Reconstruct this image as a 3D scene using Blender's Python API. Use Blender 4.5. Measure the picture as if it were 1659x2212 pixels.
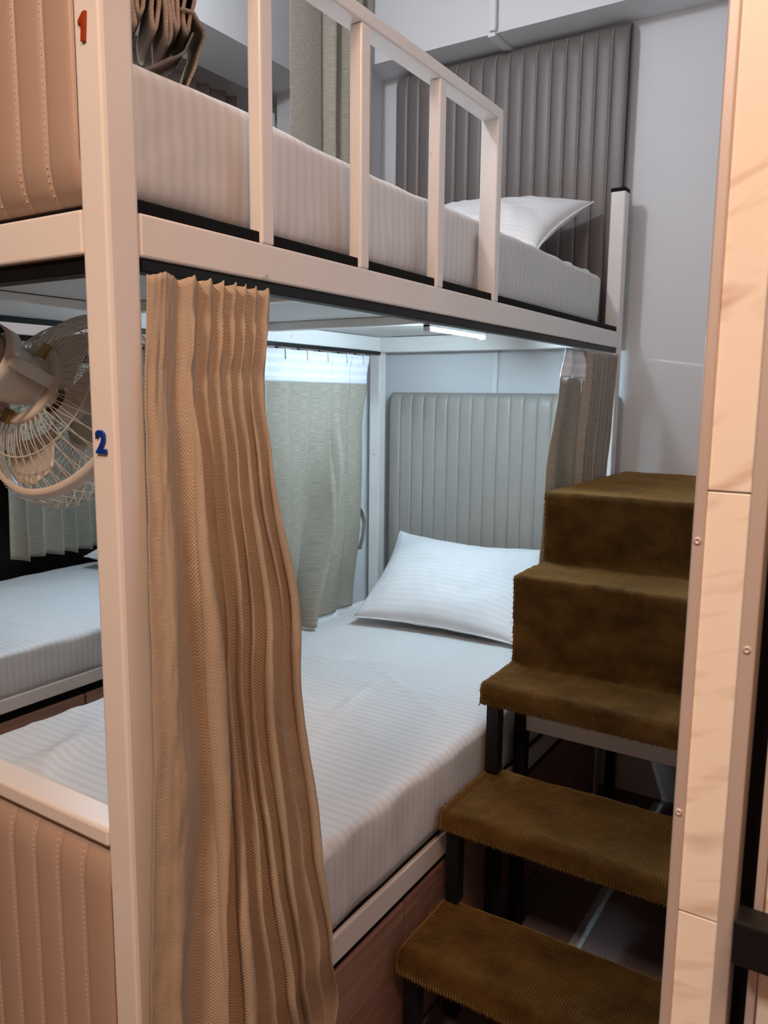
import bpy, bmesh, math, random
from mathutils import Vector, Matrix, noise
random.seed(7)
for o in list(bpy.data.objects): bpy.data.objects.remove(o)
S = bpy.context.scene
COL = S.collection
PI = math.pi

# ------------------------------------------------------------------ camera
YAW, PIT, ROLL = math.radians(32.477), math.radians(-8.377), math.radians(0.601)
CAM = Vector((-0.591, -0.7354, 1.3324))
fwd = Vector((math.cos(YAW)*math.cos(PIT), math.sin(YAW)*math.cos(PIT), math.sin(PIT)))
rt0 = Vector((math.sin(YAW), -math.cos(YAW), 0)); up0 = rt0.cross(fwd)
RT = math.cos(ROLL)*rt0 + math.sin(ROLL)*up0
UP = -math.sin(ROLL)*rt0 + math.cos(ROLL)*up0
cd = bpy.data.cameras.new('camera'); cam = bpy.data.objects.new('camera', cd); COL.objects.link(cam)
M = Matrix.Identity(4)
for i in range(3):
    M[i][0] = RT[i]; M[i][1] = UP[i]; M[i][2] = -fwd[i]; M[i][3] = CAM[i]
cam.matrix_world = M
cd.sensor_fit = 'VERTICAL'; cd.sensor_height = 36.0; cd.sensor_width = 27.0
cd.lens = 1708.26/2212*36.0
cd.clip_start = 0.02
cd.dof.use_dof = True; cd.dof.focus_distance = 1.35; cd.dof.aperture_fstop = 14
S.camera = cam
FPX = 1708.26
def ray(u, v): return RT*((u-829.5)/FPX) - UP*((v-1106)/FPX) + fwd

# ------------------------------------------------------------------ world, lamps, exposure
w = bpy.data.worlds.new('world'); S.world = w; w.use_nodes = True
w.node_tree.nodes['Background'].inputs[0].default_value = (0.55, 0.52, 0.5, 1)
w.node_tree.nodes['Background'].inputs[1].default_value = 0.02
S.view_settings.view_transform = 'Standard'; S.view_settings.look = 'None'
S.view_settings.gamma = 1.0; S.view_settings.use_curve_mapping = False
S.view_settings.exposure = 0.90
def area(name, loc, sx, sy, power, col, target=None):
    l = bpy.data.lights.new(name, 'AREA'); l.shape = 'RECTANGLE'; l.size = sx; l.size_y = sy
    l.energy = power; l.color = col
    o = bpy.data.objects.new(name, l); COL.objects.link(o); o.location = loc
    if target is not None:
        o.rotation_euler = (Vector(target)-Vector(loc)).to_track_quat('-Z', 'Y').to_euler()
    return o
# warm corridor ceiling lamp above the doorway, cool ceiling lamp of the cabin, cool lamp of the next bay
area('corridor_ceiling_lamp', (-1.30, -0.25, 2.62), 0.30, 0.30, 18, (1.0, 0.77, 0.62))
area('doorway_ceiling_lamp', (-0.72, -1.02, 2.52), 0.35, 0.35, 10, (1.0, 0.52, 0.29))
pl = bpy.data.lights.new('cabin_lamp', 'POINT'); pl.energy = 11; pl.color = (0.87, 0.92, 1.0); pl.shadow_soft_size = 0.05
po = bpy.data.objects.new('cabin_lamp', pl); COL.objects.link(po); po.location = (0.62, 0.47, 2.62)

# ------------------------------------------------------------------ materials
def newmat(name):
    m = bpy.data.materials.new(name); m.use_nodes = True
    return m, m.node_tree, m.node_tree.nodes['Principled BSDF']
def nd(t, kind, **kw):
    n = t.nodes.new(kind)
    for k, v in kw.items(): setattr(n, k, v)
    return n
def math_n(t, op, a, b=None):
    n = nd(t, 'ShaderNodeMath', operation=op)
    for i, q in enumerate((a, b)):
        if q is None: continue
        if isinstance(q, (int, float)): n.inputs[i].default_value = q
        else: t.links.new(q, n.inputs[i])
    return n.outputs[0]
def mix_n(t, fac, c1, c2):
    n = nd(t, 'ShaderNodeMix', data_type='RGBA')
    if isinstance(fac, (int, float)): n.inputs[0].default_value = fac
    else: t.links.new(fac, n.inputs[0])
    for i, q in ((6, c1), (7, c2)):
        if isinstance(q, tuple): n.inputs[i].default_value = (*q, 1)
        else: t.links.new(q, n.inputs[i])
    return n.outputs[2]
def noise_n(t, vec, scale, detail=3, rough=0.5, dist=0.0):
    n = nd(t, 'ShaderNodeTexNoise'); n.inputs['Scale'].default_value = scale
    n.inputs['Detail'].default_value = detail; n.inputs['Roughness'].default_value = rough
    n.inputs['Distortion'].default_value = dist
    if vec is not None: t.links.new(vec, n.inputs['Vector'])
    return n.outputs['Fac']
def ramp_n(t, fac, p0, p1):
    n = nd(t, 'ShaderNodeMapRange', clamp=True)
    n.inputs[1].default_value = p0; n.inputs[2].default_value = p1
    t.links.new(fac, n.inputs[0]); return n.outputs[0]
def coords(t, kind='Object', scale=(1, 1, 1), rot=(0, 0, 0)):
    c = nd(t, 'ShaderNodeTexCoord'); mp = nd(t, 'ShaderNodeMapping')
    mp.inputs['Scale'].default_value = scale; mp.inputs['Rotation'].default_value = rot
    t.links.new(c.outputs[kind], mp.inputs['Vector']); return mp.outputs[0]
def bump_n(t, b, h, strength=0.3, dist=0.002):
    n = nd(t, 'ShaderNodeBump'); n.inputs['Strength'].default_value = strength
    n.inputs['Distance'].default_value = dist
    t.links.new(h, n.inputs['Height']); t.links.new(n.outputs[0], b.inputs['Normal'])
def plain(name, col, rough=0.5, metal=0.0, var=0.0, vscale=8, spec=0.5, bump=0.0, bscale=60, emit=None):
    m, t, b = newmat(name)
    b.inputs['Base Color'].default_value = (*col, 1); b.inputs['Roughness'].default_value = rough
    b.inputs['Metallic'].default_value = metal; b.inputs['Specular IOR Level'].default_value = spec
    c = coords(t)
    if var > 0:
        f = noise_n(t, c, vscale, 4)
        t.links.new(mix_n(t, ramp_n(t, f, 0.3, 0.7), tuple(x*(1-var) for x in col), col), b.inputs['Base Color'])
    if bump > 0: bump_n(t, b, noise_n(t, c, bscale, 2), bump, 0.001)
    if emit:
        b.inputs['Emission Color'].default_value = (*emit[0], 1); b.inputs['Emission Strength'].default_value = emit[1]
    return m

MT = {}
# cream enamel with a few worn rust specks
m, t, b = newmat('cream_enamel'); c = coords(t)
f = noise_n(t, c, 5, 4); ru = ramp_n(t, noise_n(t, c, 17, 5, 0.65), 0.685, 0.72)
base = mix_n(t, ramp_n(t, f, 0.35, 0.7), (0.78, 0.745, 0.71), (0.82, 0.795, 0.765))
stn = ramp_n(t, noise_n(t, c, 6.3, 4, 0.6), 0.64, 0.78)
base = mix_n(t, math_n(t, 'MULTIPLY', stn, 0.35), base, (0.60, 0.46, 0.32))
t.links.new(mix_n(t, math_n(t, 'MULTIPLY', ru, 0.55), base, (0.34, 0.20, 0.13)), b.inputs['Base Color'])
b.inputs['Roughness'].default_value = 0.32
bump_n(t, b, noise_n(t, c, 22, 2), 0.06, 0.002); MT['enamel'] = m
MT['black'] = plain('black_steel', (0.006, 0.006, 0.007), 0.45, bump=0.1, spec=0.3)
MT['rubber'] = plain('black_rubber', (0.004, 0.004, 0.004), 0.7, spec=0.15)
MT['wall'] = plain('white_wall_paint', (0.76, 0.765, 0.775), 0.6, var=0.03, vscale=3, bump=0.04, bscale=40)
MT['corr'] = plain('beige_laminate', (0.38, 0.28, 0.21), 0.4, var=0.1)
MT['ceiling'] = plain('ceiling_paint', (0.78, 0.78, 0.78), 0.8)
MT['ply'] = plain('white_laminate_board', (0.66, 0.66, 0.64), 0.45, var=0.08, vscale=4)
MT['plastic'] = plain('white_plastic', (0.80, 0.80, 0.80), 0.4)
MT['ivory'] = plain('ivory_plastic', (0.72, 0.66, 0.57), 0.35, var=0.05)
MT['alu'] = plain('brushed_aluminium', (0.62, 0.57, 0.555), 0.45, metal=0.3, var=0.06)
MT['brass'] = plain('brass', (0.45, 0.34, 0.12), 0.35, metal=0.9)
MT['bluepl'] = plain('blue_glitter_plastic', (0.005, 0.045, 0.36), 0.3, var=0.35, vscale=500)
MT['redpl'] = plain('orange_glitter_plastic', (0.42, 0.055, 0.008), 0.3, var=0.4, vscale=500)
MT['leather_low'] = plain('leatherette_lit_tone', (0.37, 0.335, 0.30), 0.42, var=0.05, vscale=6, bump=0.08, bscale=420)  # same leatherette as the upper headboard, lower bunk's brightness put into its colour
MT['leather'] = plain('leatherette_shaded_tone', (0.175, 0.150, 0.143), 0.42, var=0.05, vscale=6, bump=0.08, bscale=420)  # same leatherette, colour darkened for the dimmer light of the upper bunk
MT['leather2'] = plain('leatherette_warm_lit_tone', (0.46, 0.335, 0.265), 0.42, var=0.05, vscale=6, bump=0.08, bscale=420)  # same leatherette on the foot panels, warm light tinted into its colour
MT['thread'] = plain('pale_thread', (0.62, 0.55, 0.48), 0.7)
MT['dark'] = plain('near_black', (0.01, 0.009, 0.009), 0.8)
MT['tube'] = plain('led_diffuser', (1, 1, 1), 0.4, emit=((0.63, 0.84, 1.0), 225))
# wood laminate, grain along x
m, t, b = newmat('red_brown_wood_laminate'); c = coords(t, scale=(1.5, 22, 22))
f = noise_n(t, c, 2.2, 6, 0.6, 1.2)
t.links.new(mix_n(t, ramp_n(t, f, 0.3, 0.75), (0.25, 0.135, 0.098), (0.43, 0.265, 0.20)), b.inputs['Base Color'])
b.inputs['Roughness'].default_value = 0.45; MT['wood'] = m
# floor carpet
m, t, b = newmat('maroon_carpet'); c = coords(t)
f = noise_n(t, c, 260, 3, 0.7)
t.links.new(mix_n(t, ramp_n(t, f, 0.35, 0.65), (0.13, 0.085, 0.078), (0.27, 0.195, 0.185)), b.inputs['Base Color'])
b.inputs['Roughness'].default_value = 0.95; bump_n(t, b, f, 0.5, 0.003); MT['floor'] = m
m, t, b = newmat('pale_grey_floor_band'); c = coords(t)
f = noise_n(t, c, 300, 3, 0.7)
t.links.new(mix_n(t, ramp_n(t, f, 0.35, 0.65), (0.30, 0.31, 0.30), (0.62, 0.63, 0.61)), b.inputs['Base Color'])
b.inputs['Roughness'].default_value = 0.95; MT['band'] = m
# ochre ribbed stair carpet: uv.x runs across (ribs), uv.y along the runner
m, t, b = newmat('ochre_ribbed_carpet'); c = coords(t, 'UV')
sx = nd(t, 'ShaderNodeSeparateXYZ'); t.links.new(c, sx.inputs[0])
wob = noise_n(t, coords(t, 'UV', (40, 40, 1)), 1, 2)
u = math_n(t, 'ADD', sx.outputs[0], math_n(t, 'MULTIPLY', wob, 0.004))
rib = math_n(t, 'ABSOLUTE', math_n(t, 'SINE', math_n(t, 'MULTIPLY', u, PI/0.0058)))
tuft = noise_n(t, coords(t, 'UV', (420, 420, 1)), 1, 2, 0.6)
pat = ramp_n(t, noise_n(t, coords(t, 'UV', (9, 13, 1)), 1, 4, 0.6), 0.35, 0.68)
col = mix_n(t, pat, (0.045, 0.021, 0.005), (0.120, 0.063, 0.015))
h = math_n(t, 'ADD', math_n(t, 'MULTIPLY', rib, 0.75), math_n(t, 'MULTIPLY', tuft, 0.6))
col = mix_n(t, ramp_n(t, h, 0.15, 0.95), mix_n(t, 0.30, col, (0.03, 0.015, 0.004)), col)
t.links.new(col, b.inputs['Base Color']); b.inputs['Roughness'].default_value = 1.0
b.inputs['Specular IOR Level'].default_value = 0.1
b.inputs['Sheen Weight'].default_value = 0.55; b.inputs['Sheen Roughness'].default_value = 0.35; b.inputs['Sheen Tint'].default_value = (0.85, 0.55, 0.20, 1)
bump_n(t, b, h, 0.8, 0.003); MT['carpet'] = m
# herringbone tan curtain
def cloth_mat(name, kind, c1, c2, c3):
    m, t, b = newmat(name); c = coords(t, 'UV')
    sx = nd(t, 'ShaderNodeSeparateXYZ'); t.links.new(c, sx.inputs[0]); U, V = sx.outputs[0], sx.outputs[1]
    slub = noise_n(t, coords(t, 'UV', (26, 520, 1)), 1, 3, 0.6)
    if kind == 'herring':
        tri = nd(t, 'ShaderNodeMath', operation='PINGPONG'); t.links.new(U, tri.inputs[0]); tri.inputs[1].default_value = 0.0125
        d = math_n(t, 'MULTIPLY', math_n(t, 'ADD', V, math_n(t, 'MULTIPLY', tri.outputs[0], 1.15)), 2*PI/0.0047)
        wv = math_n(t, 'ADD', math_n(t, 'MULTIPLY', math_n(t, 'SINE', d), 0.5), 0.5)
        col = mix_n(t, wv, c1, c2)
        col = mix_n(t, math_n(t, 'MULTIPLY', ramp_n(t, slub, 0.56, 0.72), 0.4), col, c3)
        hgt = wv
    elif kind == 'linen':
        col = mix_n(t, ramp_n(t, slub, 0.36, 0.62), c1, c2)
        col = mix_n(t, math_n(t, 'MULTIPLY', ramp_n(t, slub, 0.60, 0.72), 0.6), col, c3)
        hgt = slub
    t.links.new(col, b.inputs['Base Color']); b.inputs['Roughness'].default_value = 0.9
    b.inputs['Specular IOR Level'].default_value = 0.15
    bump_n(t, b, hgt, 0.35, 0.0012)
    return m
MT['herring'] = cloth_mat('tan_herringbone_weave', 'herring', (0.335, 0.255, 0.18), (0.56, 0.465, 0.36), (0.74, 0.64, 0.53))
MT['linen'] = cloth_mat('greige_slub_linen', 'linen', (0.275, 0.243, 0.195), (0.375, 0.338, 0.28), (0.54, 0.505, 0.445))
MT['linen2'] = cloth_mat('brown_grey_linen', 'linen', (0.30, 0.255, 0.215), (0.41, 0.355, 0.305), (0.55, 0.50, 0.45))
MT['fold'] = cloth_mat('brown_linen_lining', 'herring', (0.43, 0.34, 0.27), (0.54, 0.44, 0.36), (0.62, 0.53, 0.45))
# header tape
m, t, b = newmat('white_header_tape'); c = coords(t, 'UV')
sx = nd(t, 'ShaderNodeSeparateXYZ'); t.links.new(c, sx.inputs[0])
st = math_n(t, 'GREATER_THAN', math_n(t, 'SINE', math_n(t, 'MULTIPLY', sx.outputs[1], 2*PI/0.026)), 0.2)
t.links.new(mix_n(t, st, (0.70, 0.71, 0.74), (0.80, 0.80, 0.82)), b.inputs['Base Color'])
b.inputs['Roughness'].default_value = 0.85; MT['tape'] = m
# satin striped white linen: stripes across x
def sheet_mat(name, kind, period, c1, c2):
    m, t, b = newmat(name); c = coords(t, kind)
    sx = nd(t, 'ShaderNodeSeparateXYZ'); t.links.new(c, sx.inputs[0])
    wob = noise_n(t, coords(t, kind, (7, 7, 7)), 1, 2)
    q = math_n(t, 'ADD', sx.outputs[0], math_n(t, 'MULTIPLY', wob, 0.008))
    s = ramp_n(t, math_n(t, 'SINE', math_n(t, 'MULTIPLY', q, 2*PI/period)), -0.25, 0.25)
    t.links.new(mix_n(t, s, c1, c2), b.inputs['Base Color'])
    r = nd(t, 'ShaderNodeMapRange'); t.links.new(s, r.inputs[0]); r.inputs[3].default_value = 0.72; r.inputs[4].default_value = 0.52
    t.links.new(r.outputs[0], b.inputs['Roughness']); b.inputs['Specular IOR Level'].default_value = 0.3
    h = noise_n(t, coords(t, kind, (6, 14, 10)), 1, 3, 0.45, 0.6)
    bump_n(t, b, h, 0.22, 0.01)
    return m
MT['sheet'] = sheet_mat('white_satin_stripe_sheet', 'Object', 0.021, (0.665, 0.662, 0.66), (0.715, 0.712, 0.71))
MT['pillow'] = sheet_mat('white_satin_stripe_pillowcase', 'UV', 0.021, (0.765, 0.765, 0.77), (0.80, 0.80, 0.805))
# stone-look laminate with soft slanted veins
m, t, b = newmat('beige_marble_laminate'); c = coords(t)
sx = nd(t, 'ShaderNodeSeparateXYZ'); t.links.new(c, sx.inputs[0])
cb = nd(t, 'ShaderNodeCombineXYZ')
t.links.new(math_n(t, 'MULTIPLY', sx.outputs[1], 5.0), cb.inputs[1])
t.links.new(math_n(t, 'MULTIPLY', math_n(t, 'ADD', sx.outputs[2], math_n(t, 'MULTIPLY', sx.outputs[1], 0.33)), 17.0), cb.inputs[2])
v1 = noise_n(t, cb.outputs[0], 2.2, 2, 0.5, 0.3)
vn = math_n(t, 'MULTIPLY', ramp_n(t, v1, 0.54, 0.72), 0.85)
t.links.new(mix_n(t, vn, (0.90, 0.865, 0.79), (0.62, 0.50, 0.42)), b.inputs['Base Color'])
b.inputs['Roughness'].default_value = 0.3; MT['marble'] = m

# ------------------------------------------------------------------ mesh helpers
def obj(name, bm, mat, parent=None, smooth=False, bevel=0.0):
    me = bpy.data.meshes.new(name); bm.to_mesh(me); bm.free()
    o = bpy.data.objects.new(name, me); COL.objects.link(o)
    me.materials.append(MT[mat] if isinstance(mat, str) else mat)
    if smooth:
        for p in me.polygons: p.use_smooth = True
    if parent is not None: o.parent = parent
    if bevel > 0:
        bv = o.modifiers.new('bevel', 'BEVEL'); bv.width = bevel; bv.segments = 2; bv.limit_method = 'ANGLE'
    return o
def bx(bm, x0, x1, y0, y1, z0, z1):
    vs = [bm.verts.new((x, y, z)) for x in (x0, x1) for y in (y0, y1) for z in (z0, z1)]
    for q in ((0, 1, 3, 2), (4, 6, 7, 5), (0, 4, 5, 1), (2, 3, 7, 6), (0, 2, 6, 4), (1, 5, 7, 3)):
        bm.faces.new([vs[i] for i in q])
    return bm
def box(name, dims, mat, parent=None, bevel=0.0):
    return obj(name, bx(bmesh.new(), *dims), mat, parent, bevel=bevel)
def lathe(bm, prof, n=32, mtx=None):
    rings = []
    for r, z in prof:
        ring = []
        for k in range(n):
            a = 2*PI*k/n; p = Vector((r*math.cos(a), r*math.sin(a), z))
            ring.append(bm.verts.new(mtx @ p if mtx else p))
        rings.append(ring)
    for a, c in zip(rings, rings[1:]):
        for k in range(n): bm.faces.new((a[k], a[(k+1) % n], c[(k+1) % n], c[k]))
    return rings
def tube(bm, pts, r, n=6, cap=True):
    rings = []
    for i, p in enumerate(pts):
        p = Vector(p); d = (Vector(pts[min(i+1, len(pts)-1)])-Vector(pts[max(i-1, 0)])).normalized()
        a = d.orthogonal().normalized() if i == 0 else (a - d*a.dot(d)).normalized()
        bb = d.cross(a)
        rings.append([bm.verts.new(p + r*(math.cos(2*PI*k/n)*a + math.sin(2*PI*k/n)*bb)) for k in range(n)])
    for q, s in zip(rings, rings[1:]):
        for k in range(n): bm.faces.new((q[k], q[(k+1) % n], s[(k+1) % n], s[k]))
    if cap: bm.faces.new(rings[0][::-1]); bm.faces.new(rings[-1])
def grid(bm, fn, nu, nv, uvfn=None):
    uvl = bm.loops.layers.uv.verify()
    vs = [[bm.verts.new(fn(i/nu, j/nv)) for j in range(nv+1)] for i in range(nu+1)]
    for i in range(nu):
        for j in range(nv):
            f = bm.faces.new((vs[i][j], vs[i+1][j], vs[i+1][j+1], vs[i][j+1]))
            if uvfn:
                for l, (a, b2) in zip(f.loops, ((i, j), (i+1, j), (i+1, j+1), (i, j+1))):
                    l[uvl].uv = uvfn(a/nu, b2/nv)
    return vs
def tag(o, label, cat, group=None):
    o['label'] = label; o['category'] = cat
    if group: o['group'] = group
    return o
def struct(o, label=None, cat=None):
    o['kind'] = 'structure'
    if label: o['label'] = label
    if cat: o['category'] = cat
    return o
def empty(name, loc=(0, 0, 0)):
    o = bpy.data.objects.new(name, None); COL.objects.link(o); o.location = loc
    o.empty_display_size = 0.1
    return o
def lerp(a, b, t): return a+(b-a)*t
def interp(tab, x):
    if x <= tab[0][0]: return tab[0][1]
    for (a, p), (b, q) in zip(tab, tab[1:]):
        if x <= b:
            s = (x-a)/(b-a); s = s*s*(3-2*s); return p+(q-p)*s
    return tab[-1][1]
def smooth01(x):
    x = max(0, min(1, x)); return x*x*(3-2*x)

# ------------------------------------------------------------------ the room
XW = 2.01
struct(box('floor', (-2.6, XW+0.1, -1.9, 3.3, -0.08, 0.0), 'floor'), 'dark maroon carpet floor below the beds and stairs', 'floor')
fl = bpy.data.objects['floor']
box('pale_floor_band', (0.72, 1.98, -0.207, -0.176, 0.0, 0.0015), 'band', fl)  # thin pale grey strip running lengthwise on the floor
struct(box('ceiling', (-2.6, XW+0.1, -1.9, 3.3, 2.75, 2.85), 'ceiling'), 'plain white ceiling above the bunks', 'ceiling')
struct(box('wall_far', (XW, XW+0.1, -1.9, 3.3, 0.0, 2.75), 'wall'), 'white painted wall behind the padded headboards', 'wall')
struct(box('wall_left', (-2.6, XW, 2.36, 2.46, 0.0, 2.75), 'dark'), 'wall coloured black for the unlit space beyond the neighbouring bunk', 'wall')  # near-black colour stands in for unlit space past the bunk
struct(box('wall_near', (-2.7, -2.6, -1.9, 3.3, 0.0, 2.75), 'corr'), 'beige laminate wall at the far side of the corridor', 'wall')
struct(box('wall_corridor', (-2.6, XW, -2.0, -1.9, 0.0, 2.75), 'corr'), 'beige laminate corridor wall beyond the door', 'wall')
struct(box('trim_1', (1.865, XW, -0.6, 2.36, 2.47, 2.75), 'wall'), 'white ceiling beam above the tall padded headboard', 'beam')
struct(box('trim_2', (-0.6, 1.865, 1.17, 1.42, 2.47, 2.75), 'wall'), 'white ceiling beam running between the two bunks', 'beam')
struct(box('trim_3', (1.905, XW, 0.945, 1.36, 0.0, 2.47), 'wall'), 'white pilaster in the corner by the bed head', 'pilaster')
# partition with marble-look end and aluminium edges (right of the stairs)
PX = 0.06
par = struct(box('wall_right', (PX+0.004, XW, -0.654, -0.612, 0.0, 2.75), 'wall'), 'thin partition with beige marble end and aluminium edge trims', 'partition')
pn = 0
for z0, z1 in ((0.0, 0.905), (0.9065, 1.261), (1.2625, 2.75)):
    box('stone_panel', (PX, PX+0.004, -0.651, -0.6185, z0, z1), 'marble', par, bevel=0.0006)
for ya, yb in ((-0.6195, -0.6105), (-0.6625, -0.6505)):
    box('edge_trim', (PX-0.003, PX+0.03, ya, yb, 0.0, 2.75), 'alu', par, bevel=0.0015)
for px, py, yc in ((1492, 1167, -0.615), (1433, 1745, -0.615), (1632, 1407, -0.6565)):
    d = ray(px, py); k = (PX-0.003-CAM.x)/d.x; p = CAM+d*k
    bm = bmesh.new(); mt = Matrix.Translation((PX-0.003, yc, p.z)) @ Matrix.Rotation(-PI/2, 4, 'Y')
    rg = lathe(bm, [(0.0032, 0.0), (0.003, 0.0008), (0.0016, 0.0015), (0.0013, 0.0008), (0.0002, 0.0007)], 14, mt)
    bm.faces.new(rg[-1]); obj('screw', bm, 'alu', par, smooth=True)
# door leaf on the right, standing open beside the partition
door = struct(empty('door_1', (0.08, -0.9, 0)), 'pale door leaf with black latch bar beside the partition', 'door')
def dchild(name, dims, mat, bevel=0.0):
    o = box(name, dims, mat, None, bevel); o.parent = door
    o.matrix_parent_inverse = Matrix.Translation((-0.08, 0.9, 0)); return o
dchild('gap_lining', (PX+0.03, PX+0.05, -0.682, -0.655, 0.0, 2.7), 'rubber')
dchild('door_leaf', (PX+0.012, PX+0.05, -1.5, -0.6825, 0.0, 2.7), 'marble', 0.001)
dchild('door_edge', (PX+0.006, PX+0.03, -0.6822, -0.6755, 0.0, 2.7), 'alu', 0.001)
dchild('latch_bar', (PX-0.03, PX-0.004, -1.2, -0.6655, 0.895, 0.932), 'black', 0.002)

# cable trunking down the far wall
tr = empty('cable_trunking', (1.85, 0.45, 2.75))
def tchild(name, dims, mat):
    o = box(name, dims, mat, None, 0.001); o.parent = tr; o.matrix_parent_inverse = Matrix.Translation((-1.85, -0.45, -2.75)); return o
tchild('upper_channel', (1.851, 1.865, 0.424, 0.445, 2.475, 2.749), 'plastic')
tchild('cable', (1.848, 1.852, 0.420, 0.4245, 2.475, 2.749), 'alu')
tchild('under_beam_channel', (1.852, XW-0.001, 0.424, 0.449, 2.4575, 2.469), 'plastic')
tchild('lower_channel', (XW-0.010, XW-0.0005, 0.447, 0.467, 0.3, 2.4575), 'plastic')
tchild('cable', (XW-0.013, XW-0.0095, 0.445, 0.4485, 0.3, 2.4), 'alu')
tag(tr, 'white cable trunking running down behind both headboards', 'trunking')

# ------------------------------------------------------------------ padded channel panels
def channel_mesh(wd, ht, depth, round_end):
    """a padded vertical channel, front towards -x, spanning y 0..wd and z 0..ht"""
    bm = bmesh.new(); us = (0, 0.03, 0.09, 0.22, 0.5, 0.78, 0.91, 0.97, 1); nu, nv = 8, 22
    zs = []
    for j in range(nv+1):
        q = j/nv
        zs.append(ht*(0.5-0.5*math.cos(PI*q)) if nv else 0)
    def fn(a, b2):
        j = round(b2*nv); z = zs[j]
        e = min(z, ht-z)/round_end; e = min(1.0, e); edge = math.sqrt(max(0, 1-(1-e)**2))
        a = us[round(a*nu)]; cx = max(0, 1-abs(2*a-1)**5)**0.7
        return Vector((-(depth*edge*(0.80+0.20*cx)), a*wd, z))
    grid(bm, fn, nu, nv)
    bmesh.ops.recalc_face_normals(bm, faces=bm.faces)
    me = bpy.data.meshes.new('channel'); bm.to_mesh(me); bm.free()
    for p in me.polygons: p.use_smooth = True
    return me
def padded_panel(name, x, y0, y1, z0, z1, n, depth, parent=None, mat='leather', stitch=True, rend=0.05):
    root = empty(name, (x, (y0+y1)/2, z0))
    if parent: root.parent = parent; root.matrix_parent_inverse = parent.matrix_world.inverted()
    off = Vector((x, (y0+y1)/2, z0))
    def put(o, loc): o.parent = root; o.location = Vector(loc)-off
    b = box('backing', (0, 0.012, 0, y1-y0, 0, z1-z0), mat, None, 0.003); put(b, (x, y0, z0))
    wd = (y1-y0)/n; me = channel_mesh(wd, z1-z0, depth, rend); me.materials.append(MT[mat])
    for k in range(n):
        o = bpy.data.objects.new('channel', me); COL.objects.link(o); put(o, (x, y0+k*wd, z0))
    if stitch:
        bm = bmesh.new()
        for k in range(1, n):
            z = z0+rend*0.25
            while z < z1-rend*0.25:
                e = min(1, min(z-z0, z1-z)/rend); ed = math.sqrt(max(0, 1-(1-e)**2))
                xx = x-depth*ed*0.90; yy = y0+k*wd+0.0030
                bx(bm, xx-0.0009, xx+0.002, yy-0.0007, yy+0.0007, z, z+0.0042); z += 0.0075
        s = obj('stitching', bm, 'thread'); put(s, (0, 0, 0)); s['kind'] = 'stuff'
    return root
hb_low = padded_panel('headboard', 1.983, 0.03, 0.866, 0.42, 1.345, 17, 0.032, None, 'leather_low')
tag(hb_low, 'lit-tone taupe channel-padded headboard behind the lower bunk pillow', 'headboard')
hb_up = padded_panel('headboard', 1.983, 0.028, 0.852, 1.498, 2.456, 17, 0.032)
tag(hb_up, 'tall shade-darkened taupe channel-padded headboard on the wall behind the upper bunk', 'headboard')

# ------------------------------------------------------------------ bunk bed
ZT, ZB = 1.534, 1.4855
P = 0.0444; LP = 1.90; L = LP+P; WI = 0.876; WO = WI+P
bed = empty('bunk_bed', (0, 0, 0))
tag(bed, 'cream steel bunk bed numbered 1 and 2, guard rail on its upper bunk', 'bunk bed')
def bp(name, dims, mat='enamel', bevel=0.003, parent=None): return box(name, dims, mat, parent or bed, bevel)
pst = bp('post', (0, P, 0, P, 0, 2.72), bevel=0.005)
bp('post', (0, P, WI, WO, 0, 2.72), bevel=0.005)
fp = bp('post', (LP, L, 0, P, 0, 1.955), bevel=0.004)
box('post_cap', (LP-0.001, L+0.001, -0.001, P+0.001, 1.950, 1.962), 'rubber', fp, 0.002)
fp2 = bp('post', (LP, L, WI, WO, 0, 1.955), bevel=0.004)
box('post_cap', (LP-0.001, L+0.001, WI-0.001, WO+0.001, 1.950, 1.962), 'rubber', fp2, 0.002)
bp('side_rail', (P, LP, 0, 0.030, ZB, ZT))
bp('side_rail', (P, LP, WI+0.004, WO-0.01, ZB+0.007, ZT+0.010))
bp('end_rail', (0, P, P, WI, ZB, ZT))
bp('end_rail', (LP+0.002, L-0.004, P, WI, ZB+0.004, ZT+0.010))
# deck under the upper mattress: boards and cross bars
for x0, x1 in ((0.046, 0.715), (0.7165, 1.285), (1.2865, 1.897)):
    bp('deck_board', (x0, x1, 0.034, WI+0.002, 1.5455, 1.5535), 'ply', 0.001)
bp('deck_liner', (0.046, 1.897, 0.031, WI+0.003, 1.5537, 1.5555), 'rubber', 0)
for x0 in (0.70, 1.27):
    bp('cross_bar', (x0, x0+0.034, 0.031, WI+0.003, 1.521, 1.545))
bp('deck_edge', (P, LP, 0.006, 0.030, ZT, ZT+0.016), 'rubber', 0.002)
bp('curtain_track', (P+0.004, LP-0.002, 0.004, 0.026, ZB-0.016, ZB-0.0005), 'black', 0.002)
bp('curtain_track', (0.008, 0.030, P+0.004, WI-0.004, ZB-0.020, ZB-0.0005), 'black', 0.002)
trk = bp('curtain_track', (P+0.004, LP-0.004, WI-0.008, WI+0.004, ZB-0.006, ZB+0.0065), 'black', 0.002)
bm = bmesh.new(); tube(bm, [(0.019, P+0.010, ZB-0.018), (0.019, P+0.012, ZB-0.030), (0.017, P+0.009, ZB-0.038), (0.015, P+0.004, ZB-0.040)], 0.004, 8)
obj('track_stop', bm, 'black', bed, smooth=True)
# guard rail
for x0, yw in ((0.253, 0.024), (0.488, 0.024), (0.740, 0.024)):
    bp('guard_post', (x0, x0+0.025, 0.0005, yw, ZT, 1.899), bevel=0.003)
bp('guard_post', (0.990, 1.014, 0.0005, 0.041, ZT, 1.9225), bevel=0.003)
bp('guard_top_rail', (P, 0.990, 0.0, 0.038, 1.899, 1.9225), bevel=0.003)
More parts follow.
